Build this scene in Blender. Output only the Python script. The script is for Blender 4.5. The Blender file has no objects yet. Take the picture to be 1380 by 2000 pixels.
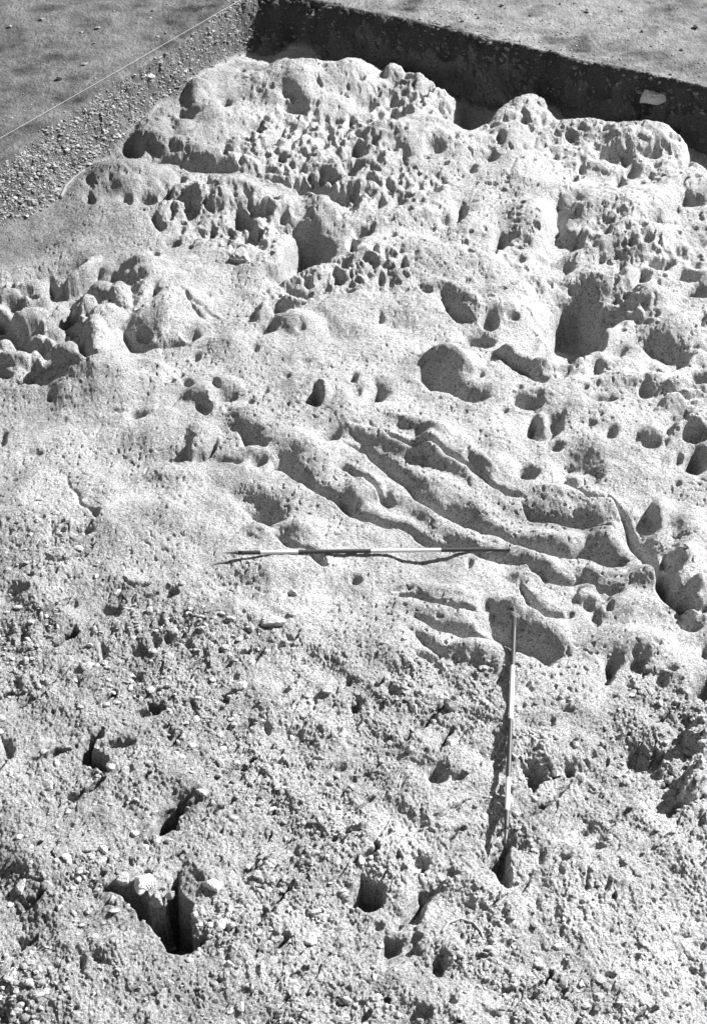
import bpy, bmesh, math, random
import numpy as np
from mathutils import Vector

# ------------------------------------------------------------------ camera, light, exposure
S = bpy.context.scene
C = S.collection
FOC, CX, CY = 2778.0, 690.0, 1000.0          # focal length in photo pixels (50 mm on 36 mm)
PITCH, CAMH = math.radians(40.0), 6.65
cd = bpy.data.cameras.new('camera'); cam = bpy.data.objects.new('camera', cd); C.objects.link(cam)
cd.sensor_fit = 'VERTICAL'; cd.sensor_height = 36.0; cd.lens = 50.0; cd.clip_end = 500.0; cd.clip_start = 0.05
cam.location = (0, 0, CAMH); cam.rotation_euler = (math.radians(90) - PITCH, 0, 0)
S.camera = cam
SUN_EL, SUN_AZ = math.radians(35.5), math.radians(31.0)      # azimuth from +x towards +y
w = bpy.data.worlds.new('World'); S.world = w; w.use_nodes = True
nt = w.node_tree; nt.nodes.clear()
sky = nt.nodes.new('ShaderNodeTexSky'); sky.sky_type = 'NISHITA'; sky.sun_disc = False
sky.sun_elevation = SUN_EL; sky.sun_rotation = math.pi / 2 - SUN_AZ
hs = nt.nodes.new('ShaderNodeRGBToBW')
bg = nt.nodes.new('ShaderNodeBackground'); bg.inputs[1].default_value = 0.05
wo = nt.nodes.new('ShaderNodeOutputWorld')
nt.links.new(sky.outputs[0], hs.inputs[0]); nt.links.new(hs.outputs[0], bg.inputs[0]); nt.links.new(bg.outputs[0], wo.inputs[0])
sl = bpy.data.lights.new('sun', 'SUN'); sl.energy = 5.0; sl.angle = math.radians(0.5); sl.color = (1, 1, 1)
so = bpy.data.objects.new('sun', sl); C.objects.link(so)
sd = Vector((math.cos(SUN_EL) * math.cos(SUN_AZ), math.cos(SUN_EL) * math.sin(SUN_AZ), math.sin(SUN_EL)))
so.rotation_euler = sd.to_track_quat('Z', 'Y').to_euler(); so.location = sd * 30
S.view_settings.view_transform = 'Standard'; S.view_settings.look = 'None'
S.view_settings.exposure = 1.13
S.cycles.diffuse_bounces = 1; S.view_settings.gamma = 1.0

# ------------------------------------------------------------------ numpy helpers
rng = np.random.default_rng(7); random.seed(7)
_ang = [rng.random((256, 256)) * 2 * np.pi for _ in range(6)]
_gx = [np.cos(a).astype(np.float32) for a in _ang]; _gy = [np.sin(a).astype(np.float32) for a in _ang]
_r = [rng.random((256, 256)).astype(np.float32) for _ in range(10)]
def gn(x, y, k=0):
    k = k % 6
    xi = np.floor(x).astype(np.int32); yi = np.floor(y).astype(np.int32)
    fx = (x - xi).astype(np.float32); fy = (y - yi).astype(np.float32)
    u = fx * fx * fx * (fx * (fx * 6 - 15) + 10); v = fy * fy * fy * (fy * (fy * 6 - 15) + 10)
    def g(a, b):
        ia = (xi + a) & 255; ib = (yi + b) & 255
        return _gx[k][ia, ib] * (fx - a) + _gy[k][ia, ib] * (fy - b)
    n00, n10, n01, n11 = g(0, 0), g(1, 0), g(0, 1), g(1, 1)
    a = n00 + (n10 - n00) * u; b = n01 + (n11 - n01) * u
    return (a + (b - a) * v) * 1.4
def fbm(x, y, o=4, k=0, g=0.5):
    s = 0; a = 1
    for i in range(o):
        s = s + a * gn(x * 2 ** i + 13.7 * i, y * 2 ** i + 7.3 * i, k + i); a *= g
    return s
def worley(x, y, k=0):
    """F1, F2, nearest-cell randoms and offset to it"""
    xi = np.floor(x).astype(np.int32); yi = np.floor(y).astype(np.int32)
    f1 = np.full(x.shape, 9., np.float32); f2 = f1.copy()
    ra = np.zeros_like(f1); rb = np.zeros_like(f1); ox = np.zeros_like(f1); oy = np.zeros_like(f1)
    for a in (-1, 0, 1):
        for b in (-1, 0, 1):
            ia = (xi + a + 31 * k) & 255; ib = (yi + b + 17 * k) & 255
            px = xi + a + 0.15 + 0.7 * _r[0][ia, ib]; py = yi + b + 0.15 + 0.7 * _r[1][ia, ib]
            dx = (x - px).astype(np.float32); dy = (y - py).astype(np.float32)
            d = np.sqrt(dx * dx + dy * dy)
            m = d < f1
            f2 = np.where(m, f1, np.minimum(f2, d)); f1 = np.where(m, d, f1)
            ra = np.where(m, _r[2][ia, ib], ra); rb = np.where(m, _r[3][ia, ib], rb)
            ox = np.where(m, dx, ox); oy = np.where(m, dy, oy)
    return f1, f2, ra, rb, ox, oy
def ss(t): t = np.clip(t, 0, 1); return t * t * (3 - 2 * t)

def blur(A, n):
    for _ in range(n):
        A[1:-1] = .25 * A[:-2] + .5 * A[1:-1] + .25 * A[2:]; A[:, 1:-1] = .25 * A[:, :-2] + .5 * A[:, 1:-1] + .25 * A[:, 2:]
    return A

# ------------------------------------------------------------------ the survey grid of the dig (metres)
NI, NJ = 1850, 1330
tan_v = np.linspace(math.tan(math.radians(-23.5)), math.tan(math.radians(23.2)), NI)   # near -> far
alpha = PITCH - np.arctan(tan_v)
Yr = CAMH / np.tan(alpha)
HW = 0.248 * 1.22 * (Yr * math.cos(PITCH) + CAMH * math.sin(PITCH))
U = np.linspace(-1, 1, NJ)
X = (HW[:, None] * U[None, :]).astype(np.float32)
Y = np.repeat(Yr[:, None], NJ, 1).astype(np.float32)
# warped coordinates give every outline a natural wobble
Xw = X + 0.030 * gn(X * 4, Y * 4, 1) + 0.010 * gn(X * 11, Y * 11, 2) + .003 * gn(X * 30, Y * 30, 0)
Yw = Y + 0.030 * gn(X * 4 + 40, Y * 4, 3) + 0.010 * gn(X * 11 + 9, Y * 11, 4) + .003 * gn(X * 30 + 7, Y * 30, 5)
Z = np.zeros_like(X)

def ray(px, py):
    u = (px - CX) / FOC; v = (CY - py) / FOC
    return u, math.cos(PITCH) + math.sin(PITCH) * v, -math.sin(PITCH) + math.cos(PITCH) * v
def plane(px, py, z=0.0):
    dx, dy, dz = ray(px, py); t = (z - CAMH) / dz
    return dx * t, dy * t
def hz(x, y, A=None):
    A = Z if A is None else A
    i = np.clip(np.searchsorted(Yr, y), 0, NI - 1)
    hw = 0.248 * 1.22 * (y * math.cos(PITCH) + CAMH * math.sin(PITCH))
    j = np.clip(((x / hw + 1) / 2 * (NJ - 1) + 0.5), 0, NJ - 1)
    return A[i, np.asarray(j).astype(int)]
H0 = None
def P(px, py):
    """point of the ground surface that a photo pixel looks at"""
    if H0 is None: return plane(px, py, 0.0)
    dx, dy, dz = ray(px, py)
    zs = np.arange(0.9, -0.6, -0.01); t = (zs - CAMH) / dz
    xs = dx * t; ys = dy * t
    hit = np.nonzero(hz(xs, ys, H0) >= zs)[0]
    n = hit[0] if len(hit) else len(zs) - 1
    return xs[n], ys[n]
def win(x0, x1, y0, y1):
    i0 = max(0, np.searchsorted(Yr, y0) - 1); i1 = min(NI, np.searchsorted(Yr, y1) + 1)
    if i1 - i0 < 2: return None
    c = [x0 / HW[i0], x0 / HW[i1 - 1]]; d = [x1 / HW[i0], x1 / HW[i1 - 1]]
    j0 = int(max(0, (min(c) + 1) / 2 * (NJ - 1) - 1)); j1 = int(min(NJ, (max(d) + 1) / 2 * (NJ - 1) + 2))
    if j1 - j0 < 2: return None
    return slice(i0, i1), slice(j0, j1)
def segd(x, y, a, b):
    vx, vy = b[0] - a[0], b[1] - a[1]; L = vx * vx + vy * vy + 1e-9
    t = np.clip(((x - a[0]) * vx + (y - a[1]) * vy) / L, 0, 1)
    return np.hypot(x - a[0] - t * vx, y - a[1] - t * vy), t
def polysd(x, y, pts):
    """positive inside"""
    d = np.full(x.shape, 1e9); ins = np.zeros(x.shape, bool)
    for k in range(len(pts)):
        a, b = pts[k], pts[(k + 1) % len(pts)]
        d = np.minimum(d, segd(x, y, a, b)[0])
        if a[1] != b[1]:
            c = ((a[1] > y) != (b[1] > y)) & (x < (b[0] - a[0]) * (y - a[1]) / (b[1] - a[1]) + a[0])
            ins ^= c
    return np.where(ins, d, -d)
def area(pts):
    return abs(sum(pts[k][0] * pts[(k + 1) % len(pts)][1] - pts[(k + 1) % len(pts)][0] * pts[k][1] for k in range(len(pts)))) / 2

SC = 1380 / 700.0
TILE = dict(A=(0, 0), B=(680, 0), C=(0, 450), D=(680, 450), E=(0, 900), F=(680, 900), G=(0, 1400), H=(680, 1400))
def tp(t, x, y): o = TILE[t]; return o[0] + x / SC, o[1] + y / SC
def W(t, pts): return [P(*tp(t, x, y)) for x, y in pts]
KD = 1.0
def pitw(pts, d=None, e=None):
    s = math.sqrt(area(pts)); d = min(0.45, 0.8 * s) if d is None else d
    e = max(0.012, 0.22 * s) if e is None else e
    ext = 0. if e < 0 else 1.; e = abs(e)      # negative: sheer on every side
    mx = sum(p[0] for p in pts) / len(pts); my = sum(p[1] for p in pts) / len(pts)
    pts = [(p[0] - ext * .22 * s * min(1, max(0, (mx - p[0]) / (.5 * s))), p[1]) for p in pts]      # the floor runs on past the end of its shadow
    xs = [p[0] for p in pts]; ys = [p[1] for p in pts]
    sh = max(.03, .55 * s); g_ = sh + .05
    q = win(min(xs) - g_, max(xs) + g_, min(ys) - g_, max(ys) + g_)
    if q is None: return
    sd_ = polysd(Xw[q], Yw[q], pts)
    cx_, cy_ = sum(xs) / len(xs), sum(ys) / len(ys)
    side = np.clip(.25 + .75 * ((Xw[q] - cx_) * .45 + (Yw[q] - cy_) * .9) / (.6 * s + 1e-3), 0.1, 1)   # the sunward and far lip is the rounded one
    ev = e * (.6 + .9 * side) + ext * .28 * s * ss((cx_ - Xw[q]) / (.6 * s) - .1) * (d / .3) ** .5
    m = ss((sd_ + 0.15 * e) / (.15 * e + ev))
    o_ = np.clip(1 + np.minimum(sd_, 0) / sh, 0, 1) ** 2.2
    k_ = .22 if ext else .05
    Z[q] -= (d * ((1 - k_) * m + k_ * o_ * side)).astype(np.float32)
def pit(t, pts, d=None, e=None): pitw(W(t, pts), d, e)
def hole(t, x, y, rx, ry, rot=0, d=None, e=None):
    c, s_ = math.cos(math.radians(rot)), math.sin(math.radians(rot))
    pts = [(x + rx * math.cos(a) * c - ry * math.sin(a) * s_, y + rx * math.cos(a) * s_ + ry * math.sin(a) * c) for a in np.linspace(0, 2 * math.pi, 12, endpoint=False)]
    pit(t, pts, d, e)
def groove(t, pts, wpx=18, d=None, taper=True, up=False):
    P_ = W(t, pts); c = P_[len(P_) // 2]
    dist = math.hypot(c[1], CAMH); ww = wpx / SC * dist / FOC * 1.15
    d = 1.6 * ww if d is None else d
    xs = [p[0] for p in P_]; ys = [p[1] for p in P_]; m_ = ww * 2.8 + .06
    q = win(min(xs) - m_, max(xs) + m_, min(ys) - m_, max(ys) + m_)
    if q is None: return
    best = np.full(Xw[q].shape, 1e9); tt = np.zeros_like(best); n = len(P_) - 1; sg = np.zeros_like(best)
    for k in range(n):
        dd, t_ = segd(Xw[q], Yw[q], P_[k], P_[k + 1])
        m = dd < best; best = np.where(m, dd, best); tt = np.where(m, (k + t_) / n, tt)
        a_, b_ = P_[k], P_[k + 1]; cr = (b_[0] - a_[0]) * (Yw[q] - a_[1]) - (b_[1] - a_[1]) * (Xw[q] - a_[0])
        nx, ny = -(b_[1] - a_[1]), b_[0] - a_[0]; sg = np.where(m, np.sign(cr) * (1 if nx * .5 + ny * .85 > 0 else -1), sg)
    tp_ = (0.35 + 0.65 * ss(np.minimum(tt, 1 - tt) * 4)) if taper else 1.0
    wn = ww * tp_
    far_ = .62 * ss(1.0 - best / (wn * .8)) + .38 * np.clip(1 - best / (wn * 2.0), 0, 1) ** 2
    prof = np.where(sg > 0, far_, ss(1.0 - best / (wn * .62))) * tp_
    if up: prof = np.clip(1 - (best / (ww * tp_ * 1.4)) ** 2, 0, 1) ** 1.5 * tp_
    Z[q] += ((1 if up else -1) * d * prof).astype(np.float32)
def ridge(t, pts, wpx, h): groove(t, pts, wpx, h, True, True)
def bump(t, x, y, rx, ry, h, rot=0, pw=1.6):
    cx, cy = P(*tp(t, x, y)); r = math.radians(rot)
    ex = P(*tp(t, x + rx * math.cos(r), y + rx * math.sin(r))); ey = P(*tp(t, x - ry * math.sin(r), y + ry * math.cos(r)))
    ax = np.array([[ex[0] - cx, ey[0] - cx], [ex[1] - cy, ey[1] - cy]]); inv = np.linalg.inv(ax)
    R = 1.4 * (abs(ax).sum() + .02)
    q = win(cx - R, cx + R, cy - R, cy + R)
    if q is None: return
    dx = Xw[q] - cx; dy = Yw[q] - cy
    a = inv[0, 0] * dx + inv[0, 1] * dy; b = inv[1, 0] * dx + inv[1, 1] * dy
    Z[q] += (h * np.clip(1 - (a * a + b * b) / 1.35, 0, 1) ** pw).astype(np.float32)

# ------------------------------------------------------------------ outline of the trench
ZT = 0.44
top_px = [(-420, 600), (-160, 420), (0, 318), (80, 258), (152, 210), (230, 160), (300, 112), (380, 58), (430, 18), (462, -8), (486, -34),
          (624, 0), (700, 16), (860, 48), (1000, 80), (1160, 118), (1280, 146), (1380, 171), (1600, 226), (2000, 330)]
bot_px = [(-420, 760), (-160, 560), (0, 448), (60, 424), (120, 384), (165, 338), (235, 296), (262, 262), (300, 222), (350, 186), (398, 150), (440, 122), (482, 92),
          (560, 86), (624, 98), (700, 113), (860, 148), (1000, 180), (1160, 218), (1280, 246), (1380, 270), (1600, 326), (2000, 432)]
top_w = [plane(x, y, ZT) for x, y in top_px]; bot_w = [plane(x, y, 0.0) for x, y in bot_px]
def close(p): return p + [(p[-1][0] + 30, p[-1][1] - 30), (20, -20), (-30, -20)]
sd_top = polysd(X + 0.035 * gn(X * 3, Y * 3, 4) + 0.02 * gn(X * 11, Y * 11, 1), Y + 0.03 * gn(X * 4, Y * 4, 2), close(top_w)).astype(np.float32)
sd_bot = polysd(X + 0.05 * gn(X * 2, Y * 2, 5), Y + 0.04 * gn(X * 3, Y * 3, 0), close(bot_w)).astype(np.float32)
tw = np.where(sd_bot > 0, 0, np.where(sd_top < 0, 1, -sd_bot / (np.maximum(sd_top, 0) - np.minimum(sd_bot, 0) + 1e-6)))
print('trench angle', math.degrees(math.atan2(top_w[-3][1] - top_w[10][1], top_w[-3][0] - top_w[10][0])), math.degrees(math.atan2(top_w[10][1] - top_w[2][1], top_w[10][0] - top_w[2][0])), top_w[10], top_w[2])
inside = ss(1 - tw * 6)          # 1 inside the dig

# ------------------------------------------------------------------ zones of surface character
def zone(polys, feather):
    m = np.zeros_like(Z)
    for t, pts in polys:
        pw = W(t, pts); m = np.maximum(m, ss(0.5 + polysd(Xw, Yw, pw) / feather))
    return m.astype(np.float32)
rub = zone([('E',[(-400,130),(0,200),(150,180),(290,220),(400,310),(480,420),(640,490),(830,520),(980,560),(1150,640),(1380,720),(1560,720),(1720,760),(1900,780),(2000,900),(2300,980),(2400,780),(2560,800),(3400,900),(3600,1400),(3600,3400),(-1200,3400),(-1200,60)])], .35)
smo = zone([('H',[(0,420),(300,260),(560,300),(620,450),(900,430),(1240,260),(1500,260),(1500,1000),(900,1000),(420,880),(60,500)])], .6)
hon = zone([('B',[(130,240),(270,230),(470,320),(430,430),(150,450)]),('A',[(900,560),(1000,440),(1500,450),(1600,620),(1720,680),(1720,740),(1380,800),(1100,720),(900,640)]),
            ('A',[(600,700),(800,700),(1000,760),(1150,840),(1000,960),(700,940)]),('C',[(1000,220),(1380,120),(1500,60),(1640,90),(1560,160),(1100,290)]),
            ('D',[(1000,240),(1080,230),(1200,280),(1100,360),(1010,350)])], .22)
hon = np.maximum(hon, .5 * zone([('B',[(880,880),(1000,840),(1400,860),(1500,1100),(900,1050)]),('B',[(560,400),(760,370),(900,450),(1200,500),(1340,600),(1380,760),(1100,700),(850,640),(650,560)])], .3))
honw = zone([('A',[(560,480),(860,330),(1000,250),(1700,200),(2300,430),(2800,700),(2800,1500),(2000,1250),(1500,1120),(1000,1020),(600,880),(420,740)])], .5)
hon = np.maximum(hon, .26 * honw * ss(.55 + 1.6 * gn(X * 1.1, Y * 1.1, 2)))
fin = inside
wx, wy = Xw + .04 * gn(X * 6, Y * 6, 4) + .010 * gn(X * 21, Y * 21, 1), Yw + .04 * gn(X * 6, Y * 6, 5) + .010 * gn(X * 21, Y * 21, 0)
rock = (1 - rub) * fin
Z += rub * fin * (0.045 * gn(X * 1.6 + Y * .8, Y * 1.2, 1) + 0.030 * gn(X * 4 + Y * 2.4, Y * 3.4 - X * .9, 3) + .03 * np.clip(gn(X * 2.6 + Y * 2.6, (Y - X) * 1.1, 5) , -.6, .2))
Z += rock * 0.030 * gn(X * 3.1, Y * 3.1, 1)
# ------------------------------------------------------------------ broad relief of the rock
Z += 0.05 * gn(X * 0.5, Y * 0.5, 0) + 0.05 * gn(X * 1.1, Y * 1.1, 3) + .035 * gn(X * 2.1, Y * 2.1, 4)
for a in [
 ('A',1180,330,230,110,.22),('A',1150,360,60,50,.05),('A',1095,195,50,45,.07),('A',765,365,62,50,.14),('A',800,430,95,38,.12),('A',590,520,80,62,.14),
 ('A',705,480,50,32,.08),('A',480,680,190,70,.16),('A',1240,790,70,55,.18),('A',1100,820,120,50,.14),('A',900,745,170,60,.16),('A',760,760,60,50,.08),
 ('A',1180,150,90,50,.14),('A',1330,300,80,60,.08),
 ('B',50,300,90,70,.12),('B',180,262,36,32,.14),('B',268,250,34,20,.10),('B',300,340,180,90,.12),('B',720,400,140,60,.15),('B',640,480,110,80,.12),
 ('B',1150,540,210,70,.18),('B',900,480,160,50,.10),('B',400,470,160,40,.08),('B',230,520,200,60,.08),('B',660,660,150,90,.08),('B',700,840,110,110,.10),
 ('B',1050,800,230,90,.12),('B',1150,930,230,60,.12),('B',200,750,160,45,-.05),('B',330,880,150,60,-.05),
 ('C',95,330,60,48,.12),('C',190,320,38,30,.10),('C',330,280,42,36,.12),('C',415,300,62,38,.08),('C',270,460,48,46,.14),('C',370,410,62,52,.14),
 ('C',60,480,65,38,.10),('C',560,135,85,32,.10),('C',630,300,170,150,.15),('C',1020,310,38,32,.10),('C',1150,350,100,52,.12),
 ('C',900,440,110,60,.08),('C',340,590,320,140,.16),('C',350,560,160,60,.06),('C',590,540,60,30,.06),('C',790,640,70,40,.08),('C',870,590,60,30,.06),
 ('C',960,740,90,50,.08),('C',1300,720,120,50,.06),('C',780,800,60,60,.07),('C',1240,640,30,45,.10),('C',1000,860,80,30,.06),('C',1150,830,120,40,.06),
 ('D',300,100,260,70,.05),('D',170,300,150,90,-.06),('D',600,290,170,90,.10),('D',1000,170,160,50,.10),('D',1150,260,120,70,.12),('D',1250,360,130,70,.10),
 ('D',610,480,60,18,.08),('D',720,530,60,30,.08),('D',880,520,80,30,.06),('D',400,520,110,60,.12),('D',1220,600,150,40,.08),('D',1050,580,120,30,.06),
 ('D',1170,800,60,45,.08),('D',745,740,28,38,.08),('D',330,830,70,60,.10),('D',950,830,120,60,.06),('D',1100,620,100,40,-.04),
 ('F',790,130,90,40,.05),('F',960,185,80,36,.05),('F',1200,200,42,60,.08),('F',1300,410,75,65,.16),('F',1350,520,60,60,.16),('F',1000,290,80,50,.10),
 ('F',1150,450,90,50,.08),('F',730,430,130,50,.08),('F',940,500,50,45,.06),('F',1080,560,120,60,.06),('F',60,120,70,55,.10),('F',560,20,90,50,.06),('F',950,50,130,50,.07),
 ('F',620,560,60,40,.06),('F',470,730,110,45,.08),('F',1080,700,170,60,.08),('F',1330,280,80,100,.08),
 ('E',1060,120,150,80,.08),('E',1000,280,60,40,.06),('E',1150,260,90,40,.07),('E',500,250,330,110,.06),('E',1100,430,240,60,.04),('E',700,50,200,40,.05),
 ('H',1350,70,55,55,.14),('H',1350,235,45,60,.16),('H',600,350,60,50,.06),('H',800,120,170,80,.08),('H',480,640,120,80,.06),('H',1000,560,250,120,.05),
 ('G',820,640,90,60,.05),('G',150,560,200,100,.05),('G',380,900,200,60,.05)]: bump(*a)
for a in [
 ('A',[(640,560),(760,590),(880,615),(1000,650)],34,.14),('A',[(620,590),(760,530),(900,490)],34,.09),('A',[(1000,830),(1120,780),(1240,760)],30,.06),
 ('C',[(220,205),(300,150),(375,110)],24,.12),('C',[(0,185),(90,185),(190,205)],24,.09),('C',[(640,200),(560,300),(520,370)],22,.03),('C',[(650,220),(640,300),(620,430)],22,.03),
 ('C',[(690,230),(770,270),(860,335)],20,.02),('C',[(1090,190),(1200,160),(1300,150),(1380,130)],30,.08),
 ('D',[(260,220),(340,200),(440,230),(500,300)],26,.08),('D',[(560,470),(650,490),(760,530),(880,510),(960,480),(1000,400),(1090,270)],26,.08),('D',[(280,500),(380,520),(500,570)],26,.07),
 ('F',[(0,20),(120,90),(200,120),(300,190),(400,250),(500,290),(620,300),(760,370),(880,390),(960,420),(1060,430)],36,.10),
 ('F',[(180,0),(300,60),(420,140),(540,210),(660,260),(800,300),(900,320),(1040,330)],46,.13),
 ('F',[(0,150),(100,200),(200,235),(320,290),(440,310)],28,.07),('F',[(720,100),(860,120),(1000,160),(1050,240)],28,.08),
 ('F',[(640,400),(740,400),(840,470),(880,540)],34,.07),('F',[(100,540),(260,560),(400,590),(520,640)],30,.07),('F',[(190,610),(300,660),(420,700),(560,720)],30,.07),
 ('F',[(560,560),(660,590),(780,640),(860,720)],38,.10),('F',[(100,480),(260,480),(400,500),(500,540)],26,.05),
 ('F',[(1130,330),(1180,400),(1190,440)],24,.08),
 ('D',[(1180,690),(1290,650),(1380,650)],20,.10),('D',[(1230,820),(1320,760),(1380,780)],20,.10),('D',[(1200,640),(1300,600),(1380,620)],20,.08),
 ('D',[(0,760),(120,800),(260,850),(380,880),(480,960)],36,.09),('D',[(150,720),(300,760),(420,840),(560,930)],30,.07)]: ridge(a[0], a[1], a[2] * 1.15, a[3] * (.42 if a[0] == 'F' else .8))
H0 = Z.copy()
def dome(t, x, y, rx, ry, h, rot=0, D=.2):
    cx, cy = P(*tp(t, x, y)); r = math.radians(rot); h0 = float(hz(cx, cy, H0)) + h
    ex = P(*tp(t, x + rx * math.cos(r), y + rx * math.sin(r))); ey = P(*tp(t, x - ry * math.sin(r), y + ry * math.cos(r)))
    inv = np.linalg.inv(np.array([[ex[0] - cx, ey[0] - cx], [ex[1] - cy, ey[1] - cy]])); R = 1.5 * (abs(ex[0] - cx) + abs(ex[1] - cy) + abs(ey[0] - cx) + abs(ey[1] - cy))
    q = win(cx - R, cx + R, cy - R, cy + R)
    if q is None: return
    D = .62 * math.sqrt(abs((ex[0] - cx) * (ey[1] - cy) - (ex[1] - cy) * (ey[0] - cx)))
    dx = Xw[q] - cx; dy = Yw[q] - cy; a = inv[0, 0] * dx + inv[0, 1] * dy; b = inv[1, 0] * dx + inv[1, 1] * dy
    r2 = (a * a + b * b) * (1 + .45 * gn(X[q] * 6, Y[q] * 6, 2) + .15 * gn(X[q] * 14, Y[q] * 14, 4)) + .10 * np.abs(gn(X[q] * 10, Y[q] * 10, 1))
    z_ = np.where(r2 < 1.2, h0 - D * .9 * np.clip(r2, 0, 2) ** 1.3, -9)
    Z[q] = np.maximum(Z[q], z_)
pit('C',[(-300,150),(0,170),(200,120),(330,90),(480,150),(560,200),(520,300),(420,400),(330,500),(150,545),(0,560),(-300,590)],.10,.16)
for a in [('C',114,323,62,48,.05),('C',200,317,40,22,.02),('C',126,263,60,22,.04),('C',337,271,32,36,.05),('C',245,291,36,20,.0),('C',320,146,80,34,.04,-35),('C',114,203,66,28,.02),
  ('C',400,237,74,38,.04),('C',417,323,88,56,.04),('C',320,346,35,28,.03),('C',223,380,46,22,.02),('C',154,403,32,28,.0),('C',200,437,28,28,.02),('C',285,471,78,42,.07),('C',371,414,62,54,.06),
  ('C',51,476,60,34,.03),('C',15,320,34,30,.03),('C',577,134,84,36,.03),('C',502,169,36,30,.02),('C',30,240,50,22,.03),('C',60,540,70,30,.02),('C',130,480,40,26,.0),('C',30,410,30,24,-.02),('C',-80,350,80,60,.04),('C',-70,220,90,50,.02),('C',-60,470,70,50,.02),
  ('C',470,250,50,60,.05),('C',150,560,50,24,.0),
  ('F',1310,415,75,56,.02),('F',1360,515,62,56,.02),('H',1350,70,46,52,.05),('H',1350,235,42,58,.06),
  ('A',765,365,60,48,.05),('A',800,432,95,38,.03),('A',590,520,78,60,.05),('A',705,482,50,30,.02),('A',1240,800,74,58,.05),('A',1000,850,50,60,.03),('A',870,690,90,45,.03),('A',700,600,70,35,.03),('A',790,590,90,40,.03),
  ('B',180,264,34,32,.05),('B',266,252,34,20,.03),('D',745,742,28,36,.04),('F',60,110,68,56,.04),('F',190,140,50,36,.03),('F',920,520,46,40,.03),('A',900,930,40,50,.02),('D',150,95,24,20,.02),('B',700,420,110,60,.04),
  ('D',990,500,36,26,.03),('D',900,520,50,24,.02),('D',1180,560,50,22,.03),('C',1020,310,36,32,.03),('C',810,660,50,40,.04),('C',780,790,60,50,.03)]: dome(*a)

# floor along the foot of the far section, and the broad bowls
gp = [(478,112),(500,96),(528,82),(560,78),(610,105),(640,118),(700,106),(745,122),(820,120),(880,150),(918,165),(896,218),(948,236),(985,200),(1010,180),(1060,188),
      (1088,213),(1118,222),(1187,236),(1240,246),(1290,250),(1340,270),(1362,296),(1400,330),(1500,390),(1700,420),(2000,420),(2000,300),(1380,190),(900,90),(600,20),(470,30)]
pitw([plane(x, y, 0.10) for x, y in gp], .26, .14)
pit('B',[(425,430),(440,380),(470,318),(560,330),(650,350),(600,395),(540,462),(470,448)],.30,.08)
for a in [('D',[(690,440),(715,300),(770,235),(900,215),(1010,270),(1045,325),(1000,365),(985,445),(880,505),(770,495)],.17,.20),('E',[(860,90),(960,60),(1090,90),(1130,150),(1095,220),(1040,255),(960,225),(900,160)],.10,.22),]: pit(*a)
H0 = blur(Z.copy(), 3)

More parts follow.
